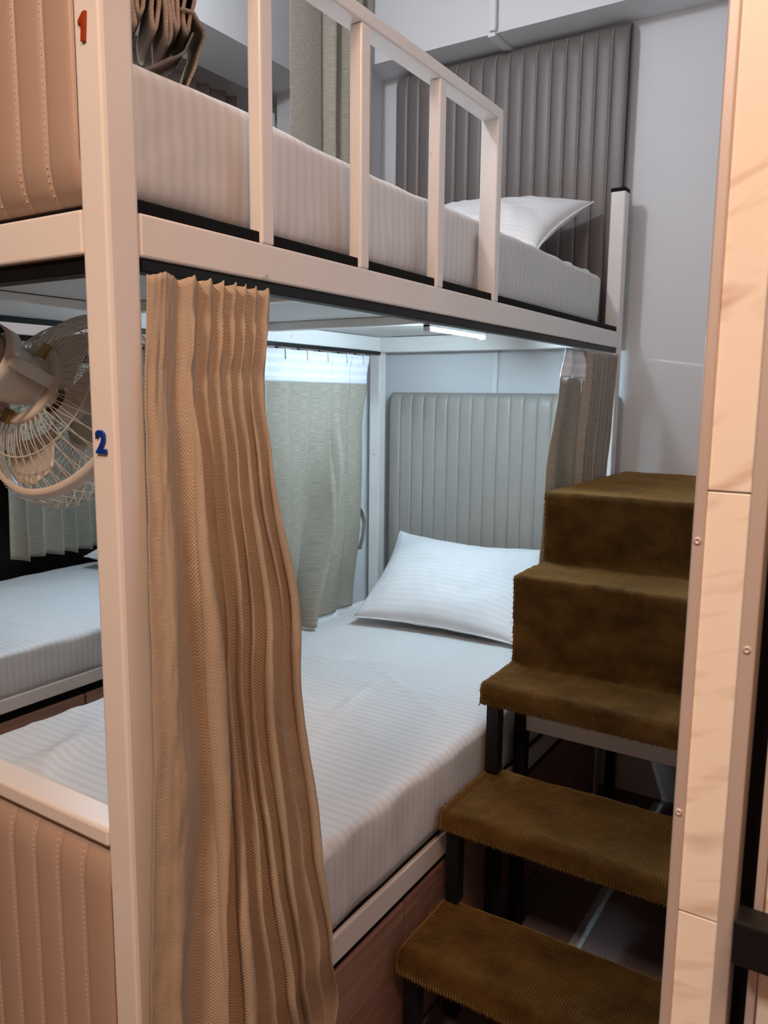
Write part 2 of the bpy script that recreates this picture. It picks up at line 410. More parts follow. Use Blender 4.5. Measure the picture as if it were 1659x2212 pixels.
# lower frame
bp('side_rail', (P, LP, 0, 0.030, 0.349, 0.403))
bp('side_rail', (P, LP, WI+0.004, WO-0.01, 0.349, 0.403))
bp('end_rail', (0, P, P, WI, 0.768, 0.792), bevel=0.004)
bp('end_rail', (0, P, P, WI, 0.02, 0.06), bevel=0.004)
bp('end_rail', (LP, L, P, WI, 0.349, 0.403))
bp('deck_edge', (P, LP, 0.008, 0.030, 0.403, 0.415), 'rubber', 0.001)
bp('deck_board', (P, LP, 0.034, WI, 0.395, 0.410), 'ply', 0.001)
bp('shadow_gap', (P, LP, 0.010, 0.030, 0.329, 0.349), 'rubber', 0)
for k in range(3):
    x0 = 0.050+k*0.617
    bp('drawer_front', (x0, x0+0.612, 0.003, 0.022, 0.012, 0.328), 'wood', 0.001)
bp('plinth', (P, LP, 0.024, 0.85, 0.0, 0.34), 'wood', 0)
# padded foot panels
padded_panel('foot_panel', 0.024, P+0.002, WI-0.002, ZT+0.008, 2.60, 16, 0.026, bed, 'leather2', rend=0.05)
padded_panel('foot_panel', 0.024, P+0.002, WI-0.002, 0.066, 0.763, 16, 0.026, bed, 'leather2', rend=0.05)
bp('foot_liner', (0.018, 0.028, P, WI, ZT, ZT+0.008), 'rubber', 0)
# stuck-on numbers
def number(txt, mat, y, z, size):
    cu = bpy.data.curves.new('num', 'FONT'); cu.body = txt; cu.size = size; cu.extrude = 0.0016; cu.offset = 0.0010
    cu.align_x = 'CENTER'; cu.align_y = 'CENTER'; cu.resolution_u = 6
    tmp = bpy.data.objects.new('num', cu); COL.objects.link(tmp)
    dg = bpy.context.evaluated_depsgraph_get()
    me = bpy.data.meshes.new_from_object(tmp.evaluated_get(dg)); bpy.data.objects.remove(tmp)
    o = bpy.data.objects.new('bed_number', me); COL.objects.link(o); me.materials.clear(); me.materials.append(MT[mat])
    o.parent = bed; o.location = (-0.0016, y, z)
    o.rotation_euler = Matrix(((0, 0, -1), (-1, 0, 0), (0, 1, 0))).to_euler()
    return o
bm = bmesh.new()   # the 1 with its flag, drawn in (y to the left, z up)
sh = [(-0.0035, -0.0150), (0.0030, -0.0150), (0.0030, 0.0045), (0.0075, 0.0010), (0.0085, 0.0060), (0.0015, 0.0140), (-0.0035, 0.0150)]
fr_ = [bm.verts.new((-0.0032, y_, z_)) for y_, z_ in sh]; bk_ = [bm.verts.new((0, y_, z_)) for y_, z_ in sh]
bm.faces.new(fr_); bm.faces.new(bk_[::-1])
for q in range(len(sh)): bm.faces.new((fr_[q], bk_[q], bk_[(q+1) % len(sh)], fr_[(q+1) % len(sh)]))
bmesh.ops.recalc_face_normals(bm, faces=bm.faces)
n1 = obj('bed_number', bm, 'redpl', bed, bevel=0.0005); n1.location = (0, 0.0245, 1.717); n1.rotation_euler.x = 0.10
n1['label'] = 'orange glitter number 1'
number('2', 'bluepl', 0.0235, 1.275, 0.036)['label'] = 'blue glitter number 2'

# ------------------------------------------------------------------ mattresses with sheets
def mattress(name, x0, x1, y0, y1, z0, z1, seed, nx=150, ny=70, sag=0.0, ridges=(), sidefolds=()):
    bm = bmesh.new(); r = 0.022; sv = seed*3.7
    ys = []   # profile across: up the near side, over the top, down the far side
    h = z1-z0; wd = y1-y0
    prof = []
    for k in range(9): prof.append((0.0-0.0, z0+(h-r)*k/8, (-1, 0)))
    for k in range(1, 6):
        a = PI/2*k/6; prof.append((r-r*math.cos(a), z1-r+r*math.sin(a), (-math.cos(a), math.sin(a))))
    for k in range(ny+1): prof.append((r+(wd-2*r)*k/ny, z1, (0, 1)))
    for k in range(1, 6):
        a = PI/2*k/6; prof.append((wd-r+r*math.sin(a), z1-r+r*math.cos(a), (math.sin(a), math.cos(a))))
    for k in range(9): prof.append((wd, z1-r-(h-r)*k/8, (1, 0)))
    n = len(prof)
    def disp(x, y, z):
        d = 0.0035*noise.noise(Vector((x*5+sv, y*4, z*5)))+0.0022*noise.noise(Vector((x*15, y*7+sv, z*13)))
        wr = noise.noise(Vector((x*7-sv, y*3+z*3, 1.3))); d += 0.0042*max(0, 1-abs(wr)*7)*abs(noise.noise(Vector((x*1.7, y*2+z*2, sv))))*2
        for (rx, ry, ang, ln, amp, wdt) in ridges:
            ca, sa = math.cos(ang), math.sin(ang); a = (x-rx)*ca+(y-ry)*sa; bq = -(x-rx)*sa+(y-ry)*ca
            if 0 < a < ln: d += amp*math.exp(-(bq/wdt)**2)*math.sin(PI*a/ln)
        return d
    vs = []
    for i in range(nx+1):
        x = lerp(x0, x1, i/nx)
        e = min(x-x0, x1-x); ed = 0 if e > r else r-math.sqrt(max(0, r*r-(r-e)**2))
        row = []
        for (yy, zz, nn) in prof:
            y = y0+yy; z = zz
            d = disp(x, y, z) if zz > z0+0.01 else 0
            if zz <= z0+0.03: d -= 0.004*(1-(zz-z0)/0.03)
            z = z+sag*(1-(x-x0)/(x1-x0))*max(0, (zz-z0)/(z1-z0))
            pz = z+nn[1]*d-ed*(1 if nn[1] > 0.5 else 0.0)
            py = y+nn[0]*d+(-nn[0])*ed
            if nn[0] < -0.5:
                for (ax_, az_, bx_, bz_, am_, wd_) in sidefolds:
                    dx_, dz_ = bx_-ax_, bz_-az_; l2 = dx_*dx_+dz_*dz_; tt = max(0, min(1, ((x-ax_)*dx_+(z-az_)*dz_)/l2))
                    dd = math.hypot(x-ax_-dx_*tt, z-az_-dz_*tt); py -= am_*math.exp(-(dd/wd_)**2)*(1-0.7*tt)
            if nn[0] < -0.9: py += 0.004*noise.noise(Vector((x*9, z*2, sv)))
            row.append(bm.verts.new((x, py, pz)))
        vs.append(row)
    for i in range(nx):
        for j in range(n-1): bm.faces.new((vs[i][j], vs[i+1][j], vs[i+1][j+1], vs[i][j+1]))
    bm.faces.new(vs[0]); bm.faces.new(vs[-1][::-1])
    bm.faces.new([v for row in (vs,) for v in [r_[0] for r_ in row]][::-1] + [r_[-1] for r_ in vs])
    bmesh.ops.recalc_face_normals(bm, faces=bm.faces)
    return obj(name, bm, 'sheet', smooth=True)
ml = mattress('mattress', 0.050, 1.895, -0.004, 0.872, 0.423, 0.584, 1, ridges=(
    (0.42, 0.10, 0.9, 0.55, 0.006, 0.012), (0.75, 0.02, 1.25, 0.75, 0.005, 0.012), (0.95, 0.05, 1.0, 0.5, 0.006, 0.010),
    (1.25, 0.30, 1.9, 0.5, 0.006, 0.02), (0.15, 0.55, 0.5, 0.5, 0.008, 0.02), (0.10, 0.70, -0.1, 0.6, 0.009, 0.03),
    (0.55, 0.25, 0.2, 0.6, 0.004, 0.010), (0.83, 0.32, 0.1, 0.5, 0.004, 0.010)))
tag(ml, 'mattress in a white satin-striped sheet on the lower bunk numbered 2', 'mattress')
mu = mattress('mattress', 0.050, 1.885, 0.052, 0.870, 1.5565, 1.704, 2, sag=0.018, ridges=((0.06, 0.05, 0.05, 0.3, 0.006, 0.02),), sidefolds=(
    (0.05, 1.575, 0.20, 1.66, 0.007, 0.010), (0.05, 1.60, 0.14, 1.69, 0.006, 0.009), (0.05, 1.565, 0.24, 1.60, 0.005, 0.012),
    (0.56, 1.56, 0.60, 1.69, 0.005, 0.008), (0.64, 1.555, 0.67, 1.69, 0.006, 0.008), (1.10, 1.69, 1.16, 1.60, 0.006, 0.010), (1.26, 1.69, 1.34, 1.58, 0.006, 0.010), (0.40, 1.56, 0.44, 1.64, 0.005, 0.010)))
tag(mu, 'white striped sheeted mattress on the upper bunk behind the guard rail', 'mattress')

# ------------------------------------------------------------------ pillows
def pillow(name, wd, ht, th, seed, nu=56, nv=40):
    """lies in local XY (x across the bed = width), puffed in z; returns mesh object with UV in metres"""
    bm = bmesh.new(); uvl = bm.loops.layers.uv.verify(); sv = seed*5.1
    def shape(a, b2, side):
        X = (a-0.5)*2; Y = (b2-0.5)*2
        pinch = 0.085
        px = X*(1-pinch*(1-Y*Y))*(1-0.10*(0.5-0.5*Y)); py = Y*(1-pinch*(2.9 if Y > 0 else 1.0)*(1-X*X))
        f = (max(0, 1-abs(X)**2.6)**0.5)*(max(0, 1-abs(Y)**2.4)**0.5)
        p = Vector((px*wd/2, py*ht/2, 0))
        wr = 0.006*noise.noise(Vector((a*7+sv, b2*5, side)))+0.004*noise.noise(Vector((a*17, b2*9+sv, side*2)))
        z = side*(th*0.5*f) + wr*f*1.4
        return p+Vector((0, 0, z))
    top = [[bm.verts.new(shape(i/nu, j/nv, 1)) for j in range(nv+1)] for i in range(nu+1)]
    bot = [[top[i][j] if i in (0, nu) or j in (0, nv) else bm.verts.new(shape(i/nu, j/nv, -0.75)) for j in range(nv+1)] for i in range(nu+1)]
    for g, flip in ((top, False), (bot, True)):
        for i in range(nu):
            for j in range(nv):
                q = [(i, j), (i+1, j), (i+1, j+1), (i, j+1)]
                if flip: q = q[::-1]
                vv = [g[a][b2] for a, b2 in q]
                f = bm.faces.new(vv)
                for l, (a, b2) in zip(f.loops, q): l[uvl].uv = (b2/nv*ht, a/nu*wd)
    o = obj(name, bm, 'pillow', smooth=True)
    # hem seam
    pts = [shape(i/nu, 0, 1) for i in range(nu+1)]+[shape(1, j/nv, 1) for j in range(1, nv+1)]+[shape(1-i/nu, 1, 1) for i in range(1, nu+1)]+[shape(0, 1-j/nv, 1) for j in range(1, nv)]
    bm = bmesh.new(); tube(bm, pts+[pts[0]], 0.0028, 6)
    obj('hem', bm, 'pillow', o, smooth=True)
    return o
def place(o, org, ex, ey):
    """ex: direction of local x, ey: local y"""
    ex = Vector(ex).normalized(); ey = Vector(ey); ey = (ey-ex*ey.dot(ex)).normalized(); ez = ex.cross(ey)
    mt = Matrix.Identity(4)
    for i in range(3): mt[i][0] = ex[i]; mt[i][1] = ey[i]; mt[i][2] = ez[i]; mt[i][3] = org[i]
    o.matrix_world = mt
p1 = pillow('pillow', 0.62, 0.465, 0.15, 1)
place(p1, (1.714, 0.442, 0.718), (0.10, -1, -0.02), (1, 0.19, 0.55))
tag(p1, 'plump white pillow leaning on the lower bunk headboard', 'pillow')
p2 = pillow('pillow', 0.62, 0.46, 0.15, 2)
place(p2, (1.675, 0.395, 1.835), (0.06, -1, -0.03), (1, 0.05, 0.50))
tag(p2, 'white pillow leaning on the tall headboard of the upper bunk', 'pillow')

# ------------------------------------------------------------------ curtains
def curtain(name, fn, nu, nv, mat, uvw, uvh, parent=None, thick=0.0016):
    bm = bmesh.new()
    grid(bm, fn, nu, nv, lambda a, b2: (a*uvw, -b2*uvh))
    o = obj(name, bm, mat, parent, smooth=True)
    sm = o.modifiers.new('thickness', 'SOLIDIFY'); sm.thickness = thick; sm.offset = 0
    return o
# foreground tan herringbone curtain
fold_edges = [0.0, 0.215, 0.375, 0.49, 0.585, 0.68, 0.78, 0.885, 1.0]
fold_amp = [0.45, 1.15, 1.0, 0.85, 1.0, 1.1, 0.95, 1.0]
def tan_fn(a, b2):
    ztop = lerp(1.466, 1.469, a); zbot = 0.285-0.03*(1-a)
    z = lerp(ztop, zbot, b2)
    lx = interp([(0.25, 0.004), (0.6, 0.010), (1.05, 0.026), (1.30, 0.036), (1.47, 0.0465)], z)
    rx = interp([(0.27, 0.372), (0.33, 0.392), (0.45, 0.360), (0.646, 0.330), (0.995, 0.292), (1.238, 0.250), (1.33, 0.243), (1.47, 0.258)], z)
    k = 0
    while k < len(fold_edges)-2 and a > fold_edges[k+1]: k += 1
    # fold borders drift with height so that folds merge, lean and part again
    def edge(q):
        if q in (0, len(fold_edges)-1): return fold_edges[q]
        return fold_edges[q]
    s = (a-edge(k))/(edge(k+1)-edge(k))
    amp = interp([(0.0, 0.034), (0.55, 0.030), (1.0, 0.022), (1.25, 0.0145), (1.345, 0.0095), (1.36, 0.0075), (1.385, 0.0105), (1.42, 0.0105), (1.432, 0.0080), (1.47, 0.0100)], z)
    va = 1+0.55*noise.noise(Vector((k*1.73+0.3, 0.2, b2*1.7)))
    amp *= fold_amp[k]*va
    cx = 0.5-0.5*math.cos(2*PI*s)
    crest = cx**lerp(0.45, 0.75 if k > 1 else 0.9, smooth01((1.42-z)/0.25))
    inner = min(1, 7*a)*min(1, 7*(1-a))
    wand = (0.018*noise.noise(Vector((a*2.3, b2*1.9, 4.0)))+0.010*noise.noise(Vector((a*6.0, b2*4.5, 7.0))))*smooth01(b2*2.2)*inner
    lean = 0.55*amp*math.sin(2*PI*s)*(0.6+0.8*noise.noise(Vector((k*2.1, b2*1.3, 3))))
    x = lerp(lx, rx, a)+wand+lean
    bulge = 0.014*noise.noise(Vector((a*2.2, b2*3.1, 1.0)))*smooth01(b2*1.6)
    fine = 0.0035*noise.noise(Vector((a*13, b2*9, 2)))*smooth01(b2*4)+0.0015*noise.noise(Vector((a*34, b2*30, 5)))
    y = -0.006-0.012*smooth01((1.45-z)/0.5)-amp*crest+bulge+fine
    zz = z + (0.005*cx+0.003*noise.noise(Vector((a*30, 0, 1))))*(1-smooth01(b2*30))
    return Vector((x, min(y, -0.0045), zz))
cu = curtain('curtain', tan_fn, 260, 150, 'herring', 0.62, 1.2)
tag(cu, 'tan herringbone curtain gathered beside the numbered cream bed post', 'curtain')

# inner side curtain, back face with the white header tape
ITZ = 1.470
def inner_fn(z0, z1, off=0.0):
    def fn(a, b2):
        z = lerp(z0, z1, b2); t = (ITZ-z)/(ITZ-0.60)
        xl = 0.90; xr = interp([(0.55, 1.655), (0.9, 1.700), (1.2, 1.722), (1.40, 1.757), (1.47, 1.775)], z)
        x = lerp(xl, xr, a)
        n = 8; ph = a*n
        fr = ph-math.floor(ph)
        step = 0.020*(1-fr)**1.6
        y = 0.834+step+off-0.006*math.sin(PI*fr)*0.5
        # belly and a deep twisted fold lower down
        y -= 0.012*smooth01(t*2)
        y += -0.062*math.exp(-((a-0.785+0.10*max(0, t-0.4))/0.038)**2)*smooth01(t*1.8)
        y += 0.030*math.exp(-((a-0.71+0.16*max(0, t-0.35))/0.05)**2)*smooth01((t-0.15)*2.2)
        x += -0.085*math.exp(-((a-0.72)/0.09)**2)*smooth01((t-0.55)*2.4)
        y += 0.022*noise.noise(Vector((a*7, t*2.0, 3)))*smooth01(t*2)
        return Vector((x, min(y, 0.864), z))
    return fn
ic = curtain('curtain', inner_fn(1.372, 0.594), 150, 90, 'linen', 0.95, 0.78)
curtain('header_tape', inner_fn(ITZ, 1.372), 150, 14, 'tape', 0.95, 0.092, ic)
tag(ic, 'greige linen curtain with white header tape along the lower bunk', 'curtain')
for hx in (1.195, 1.303, 1.411, 1.520, 1.626, 1.726):
    bm = bmesh.new()
    tube(bm, [(hx, 0.869, ZB-0.0095), (hx, 0.862, ZB-0.014), (hx+0.003, 0.850, ZB-0.016), (hx+0.004, 0.834, ZB-0.018)], 0.0032, 6)
    hk = obj('hook', bm, 'black', ic, smooth=True)
    bm = bmesh.new(); tube(bm, [(hx+0.004, 0.832, ZB-0.014), (hx+0.004, 0.830, ZB-0.046)], 0.0024, 6)
    obj('hook_pin', bm, 'plastic', hk, smooth=True)
bm = bmesh.new()
pts = [(1.712, 0.852, 0.955), (1.738, 0.846, 0.925), (1.752, 0.842, 0.885), (1.745, 0.842, 0.84), (1.728, 0.846, 0.790)]
for q, s in zip(pts, pts[1:]):
    pass
uvl = bm.loops.layers.uv.verify(); prev = None
for p in pts:
    r_ = [bm.verts.new((p[0]-0.020, p[1]-0.022, p[2])), bm.verts.new((p[0]+0.012, p[1]+0.014, p[2]-0.012))]
    if prev: bm.faces.new((prev[0], prev[1], r_[1], r_[0]))
    prev = r_
tb = obj('tie_back', bm, 'linen', ic, smooth=True); tb.modifiers.new('thickness', 'SOLIDIFY').thickness = 0.002

# gathered curtain at the head end, next to the stair landing
def far_front(a, b2):
    z = lerp(1.464, 0.60, b2)
    x0 = interp([(0.6, 1.560), (1.1, 1.575), (1.464, 1.625)], z); x1 = interp([(0.6, 1.80), (1.1, 1.845), (1.25, 1.872), (1.464, 1.896)], z)
    n = 8; s = a*n; fr = s-math.floor(s)
    x = lerp(x0, x1, a)+0.004*math.sin(2*PI*fr)
    y = 0.012-0.020*abs(math.sin(PI*s))**0.7+0.004*noise.noise(Vector((a*9, b2*5, 8)))
    return Vector((x, y, z))
fc = curtain('curtain', far_front, 150, 60, 'linen2', 0.6, 0.86)
tag(fc, 'brown-grey curtain bunched beside the carpeted stair landing', 'curtain')
def far_ret(z0, z1, off=0.0):
    def fn(a, b2):
        z = lerp(z0, z1, b2)
        xa = interp([(0.6, 1.33), (1.12, 1.385), (1.38, 1.462), (1.464, 1.495)], z); xb = interp([(0.6, 1.56), (1.1, 1.577), (1.464, 1.628)], z)
        x = lerp(xa, xb, a)
        y = 0.020-0.016*math.sin(a*PI*2.5)*smooth01(b2*1.0+0.35)
        return Vector((x, y+off, z))
    return fn
curtain('return_fold', far_ret(1.385, 0.60), 40, 50, 'linen', 0.22, 0.78, fc)
curtain('header_tape', far_ret(1.464, 1.385), 40, 8, 'tape', 0.22, 0.08, fc)

# curtain on the far side of the upper bunk
def up_fn(a, b2):
    z = lerp(2.74, 1.724, b2)
    x = lerp(1.405, 1.835, a)
    fr = a
    big = smooth01((a-0.36)/0.05)
    y = 0.888-0.004*math.sin(a*PI*3)*(1-big)+0.026*math.sin((a-0.38)*PI*2*5.5+1.2)*big*(0.8+0.3*noise.noise(Vector((a*8, b2*2, 1))))
    x += 0.010*noise.noise(Vector((a*4, b2*3, 6)))*big-0.02*(1-b2)*0
    return Vector((x, y, z))
uc = curtain('curtain', up_fn, 140, 50, 'linen', 0.7, 1.04)
tag(uc, 'grey linen curtain hanging behind the upper bunk by the wall corner', 'curtain')

# neighbour bay curtains
def nb_fn(xa, xb, yc, z0, z1, n, amp, seed):
    def fn(a, b2):
        z = lerp(z0, z1, b2); s = a*n+0.35*noise.noise(Vector((a*4, seed, 0)))
        A = amp*(0.7+0.6*b2)
        fl = 0.02*b2*(a-0.5)
        return Vector((lerp(xa, xb, a)+fl+0.01*math.sin(2*PI*s), yc+A*math.cos(2*PI*s)+0.01*noise.noise(Vector((a*6, b2*3, seed))), z+0.012*noise.noise(Vector((a*7, seed, 3)))*b2))
    return fn
nc = curtain('curtain', nb_fn(1.265, 1.80, 2.20, 1.46, 0.655, 7.5, 0.030, 3), 160, 40, 'linen', 1.1, 0.82)
tag(nc, 'short grey linen curtain hanging behind the neighbouring lower bunk', 'curtain')
nc2 = curtain('curtain', nb_fn(1.30, 1.85, 1.50, 2.46, 1.60, 8, 0.022, 9), 120, 20, 'linen2', 1.0, 0.86)
tag(nc2, 'shaded brown-grey curtain of the neighbouring upper bunk under the beam', 'curtain')

# bundled curtain thrown onto the upper bunk: a stack of pleats seen from the hem end
bundle = empty('bundled_curtain', (0.25, 0.30, 1.70))
tag(bundle, 'bunched tan herringbone curtain piled on the upper bunk mattress', 'curtain')
def to_bundle(o): o.parent = bundle; o.matrix_parent_inverse = Matrix.Translation((-0.25, -0.30, -1.70)); return o
BO = Vector((0.268, 0.168, 1.730)); BX = Vector((0.80, -0.60, 0.0)); BA = Vector((0.50, 0.66, 0.16)).normalized()
def bundle_pt(u, zz, d): return BO+BX*u+Vector((0, 0, zz))+BA*d
NP = 15
path = []
rb = random.Random(4)
for k in range(NP):
    u = -0.090+0.112*k/(NP-1)
    lo = (0.088+0.022*math.sin(k*2.3)+0.012*rb.random()) if k % 2 == 0 else 0.110+0.02*rb.random()
    hi = 0.36-0.10*(k/(NP-1))**2+0.015*math.sin(k*2.7)
    zs = [lerp(lo, hi, q/17) for q in range(18)]
    if k % 2: zs = zs[::-1]
    for q, zz in enumerate(zs):
        path.append((u+0.0045*math.sin(zz*45+k*0.9)+0.0025*math.sin(zz*110+k*2)+0.07*(zz-0.15)*0.35, zz))
for _ in range(3):
    path = [path[0]]+[((a[0]+2*b_[0]+c_[0])/4, (a[1]+2*b_[1]+c_[1])/4) for a, b_, c_ in zip(path, path[1:], path[2:])]+[path[-1]]
def bun_fn(a, b2):
    f = a*(len(path)-1); i = min(int(f), len(path)-2); s = f-i
    u = lerp(path[i][0], path[i+1][0], s); zz = lerp(path[i][1], path[i+1][1], s)
    d = b2*0.20+0.012*noise.noise(Vector((u*30, zz*9, 0)))
    return bundle_pt(u*(1+0.2*b2), zz*(1-0.12*b2), d)
bo = curtain('pleats', bun_fn, len(path)*2, 8, 'fold', 3.4, 0.20, None, 0.0050); to_bundle(bo)
def sheet_path(tab, d0, d1, seed):
    def fn(a, b2):
        f = a*(len(tab)-1); i = min(int(f), len(tab)-2); s = f-i
        u = lerp(tab[i][0], tab[i+1][0], s); zz = lerp(tab[i][1], tab[i+1][1], s)
        u += 0.004*noise.noise(Vector((a*5, b2*4, seed))); zz += 0.004*noise.noise(Vector((a*5, b2*4, seed+5)))
        return bundle_pt(u, max(zz, 0.004), lerp(d0, d1, b2))
    return fn
to_bundle(curtain('outer_fold', sheet_path([(-0.12, 0.004), (-0.03, 0.006), (0.006, 0.025), (0.026, 0.070), (0.038, 0.105), (0.038, 0.122), (0.024, 0.138), (0.006, 0.142)], 0.0, 0.20, 1), 40, 12, 'herring', 0.30, 0.20, None, 0.003))
to_bundle(curtain('lining', sheet_path([(-0.13, 0.020), (-0.06, 0.050), (-0.015, 0.070), (0.012, 0.090), (0.024, 0.115)], 0.010, 0.20, 2), 30, 12, 'linen2', 0.2, 0.20, None, 0.003))

# ------------------------------------------------------------------ lamp under the upper deck
def tube_light(loc, ln, label):
    r = empty('tube_light', loc)
    o = box('housing', (0, ln, -0.010, 0.010, 0.010, 0.018), 'plastic', r, 0.001)
    bm = bmesh.new(); mt = Matrix.Translation((0.004, 0, 0.008)) @ Matrix.Rotation(PI/2, 4, 'Y')
    rg = lathe(bm, [(0.0062, 0), (0.0062, ln-0.008)], 14, mt); bm.faces.new(rg[0]); bm.faces.new(rg[1])
    obj('diffuser', bm, 'tube', r, smooth=True)
    for e in (0, ln-0.006):
        box('end_cap', (e, e+0.006, -0.0095, 0.0095, -0.001, 0.016), 'plastic', r, 0.001)
    return tag(r, label, 'light')
tube_light((1.262, 0.318, 1.5022), 0.345, 'slim lit white tube light below the upper bunk deck')
bp('lamp_batten', (1.305, 1.60, 0.310, 0.326, 1.5212, 1.5452), 'enamel', 0.001)

# ------------------------------------------------------------------ carpeted stair unit
stair = empty('carpeted_stairs', (1.2, -0.3, 0))
tag(stair, 'ochre carpeted steps on black legs climbing beside the bunk bed', 'stairs')
def sp(o): o.parent = stair; o.matrix_parent_inverse = Matrix.Translation((-1.2, 0.3, 0)); return o
YL, YR = -0.016, -0.600
def carpet_piece(name, prof, seed, nseg=90, frayed=True):
    """prof: list of (x,z) points along the runner; rounded by subdividing"""
    pts = []
    # round corners
    for i, p in enumerate(prof):
        p = Vector((p[0], p[1]))
        if i in (0, len(prof)-1): pts.append(p); continue
        a = Vector(prof[i-1])-p; c2 = Vector(prof[i+1])-p; rr = min(0.016, a.length*0.45, c2.length*0.45)
        pa = p+a.normalized()*rr; pc = p+c2.normalized()*rr
        for k in range(7):
            s = k/6; pts.append(pa*(1-s)**2+p*2*s*(1-s)+pc*s*s)
    fine = [pts[0]]
    for a, c2 in zip(pts, pts[1:]):
        n = max(1, int((c2-a).length/0.012))
        for k in range(1, n+1): fine.append(a.lerp(c2, k/n))
    ln = [0]
    for a, c2 in zip(fine, fine[1:]): ln.append(ln[-1]+(c2-a).length)
    nu = len(fine)-1
    bm = bmesh.new(); uvl = bm.loops.layers.uv.verify(); vs = []
    for i, p in enumerate(fine):
        tg = (fine[min(i+1, nu)]-fine[max(i-1, 0)]).normalized(); nn = Vector((tg[1], -tg[0]))
        row = []
        for j in range(nseg+1):
            y = lerp(YL, YR, j/nseg)
            d = 0.0035*noise.noise(Vector((ln[i]*9, y*7, seed)))+0.0016*noise.noise(Vector((ln[i]*45, y*45, seed+2)))
            q = p+nn*d
            ed = 0
            if frayed and i in (0, nu): q = q+tg*0.004*noise.noise(Vector((y*120, seed, i)))
            if j in (0, nseg): ed = 0.003*noise.noise(Vector((ln[i]*130, seed, j)))
            row.append(bm.verts.new((q[0], y+ed, q[1])))
        vs.append(row)
    for i in range(nu):
        for j in range(nseg):
            f = bm.faces.new((vs[i][j], vs[i+1][j], vs[i+1][j+1], vs[i][j+1]))
            for l, (a, b2) in zip(f.loops, ((i, j), (i+1, j), (i+1, j+1), (i, j+1))):
                l[uvl].uv = (lerp(YL, YR, b2/nseg), ln[a])
    o = obj(name, bm, 'carpet', smooth=True)
    sm = o.modifiers.new('thickness', 'SOLIDIFY'); sm.thickness = 0.009; sm.offset = -1
    # frayed tufts along the cut edges
    bm = bmesh.new(); rnd = random.Random(seed); uvl = bm.loops.layers.uv.verify()
    def tuft(p, dirs):
        for _ in range(2):
            d = Vector(dirs)+Vector((rnd.uniform(-1, 1), rnd.uniform(-1, 1), rnd.uniform(-1, 1)))*0.8
            d = d.normalized()*rnd.uniform(0.003, 0.008); s = Vector((rnd.uniform(-1, 1), rnd.uniform(-1, 1), rnd.uniform(-1, 1))).normalized()*0.0010
            f = bm.faces.new([bm.verts.new(p-s), bm.verts.new(p+s), bm.verts.new(p+d)])
            for l in f.loops: l[uvl].uv = (p.y, p.x*3)
    y = YL
    while y > YR:
        for e, q in ((0, 1), (nu, nu-1)):
            if e == 0 and not frayed: continue
            dr = fine[e]-fine[q]; dr = Vector((dr[0], 0, dr[1])).normalized()
            tuft(Vector((fine[e][0], y, fine[e][1]))-dr*0.001+Vector((0, rnd.uniform(-.001, .001), 0)), dr)
        y -= 0.0024
    for i in range(0, nu+1):
        for _ in range(3):
            tuft(Vector((fine[i][0]+rnd.uniform(-.005, .005)*0, YL-0.001, fine[i][1]-0.003)), (0, 1, 0))
    fr = obj('frayed_edge', bm, 'carpet', o); fr['kind'] = 'stuff'
    sp(o)
    return o
carpet_piece('carpet_runner', [(2.002, 1.096), (1.295, 1.096), (1.303, 0.9165), (1.112, 0.9165), (1.122, 0.7025), (0.948, 0.7025), (0.944, 0.656)], 1, frayed=False)
carpet_piece('carpet_tread', [(1.020, 0.452), (1.018, 0.482), (0.766, 0.4865), (0.760, 0.446)], 2)
carpet_piece('carpet_tread', [(0.815, 0.245), (0.808, 0.268), (0.604, 0.2725), (0.594, 0.226)], 3)
def sbox(name, dims, mat, bevel=0.002): return sp(box(name, dims, mat, None, bevel))
sbox('step_board', (0.958, 1.30, -0.592, -0.022, 0.672, 0.690), 'wood')
sbox('step_board', (0.775, 1.008, -0.592, -0.022, 0.455, 0.474), 'wood')
sbox('step_board', (0.610, 0.800, -0.592, -0.022, 0.240, 0.259), 'wood')
sbox('step_body', (1.320, 2.000, -0.592, -0.024, 0.62, 1.083), 'wood')
sbox('step_body', (1.140, 1.318, -0.592, -0.024, 0.700, 0.904), 'wood')
cr = sbox('cross_rail', (1.135, 1.165, -0.592, -0.024, 0.532, 0.574), 'enamel')
leg = 0.030
for yy in (-0.052, -0.592):
    for (lx, z0, z1) in ((0.968, 0.487, 0.672), (0.785, 0.272, 0.455), (0.620, 0.0, 0.240),
                         (1.130, 0.0, 0.672), (0.985, 0.0, 0.455), (0.790, 0.0, 0.240), (1.93, 0.0, 0.62)):
        ofs = 0.036 if lx in (1.130, 0.985, 0.790) else 0.0
        sbox('leg', (lx+ofs*0, lx+leg, yy, yy+leg, z0, z1), 'black', 0.002)
# ------------------------------------------------------------------ neighbouring bunk
nb = empty('bunk_bed', (0, 1.37, 0))
tag(nb, 'cream steel bunk bed across the narrow gap behind the fan', 'bunk bed')
def np_(name, dims, mat='enamel', bevel=0.003):
    o = box(name, dims, mat, None, bevel); o.parent = nb; o.matrix_parent_inverse = Matrix.Translation((0, -1.37, 0)); return o
NY0, NY1 = 1.365, 2.27
for x0 in (0, LP):
    for y0 in (NY0, NY1-P):
        if x0 == LP and y0 == NY0: np_('post', (1.855, 1.855+P, y0, y0+P, 0, 2.4))
        else: np_('post', (x0, x0+P, y0, y0+P, 0, 2.4))
np_('side_rail', (P, 1.854, NY0, NY0+0.03, 1.492, 1.536)); np_('side_rail', (P, LP, NY1-0.03, NY1, 1.492, 1.536))
np_('curtain_track', (P, 1.854, NY0+0.004, NY0+0.022, 1.476, 1.4915), 'black')
np_('curtain_track', (P, LP, NY1-0.055, NY1-0.035, 1.476, 1.5), 'black')
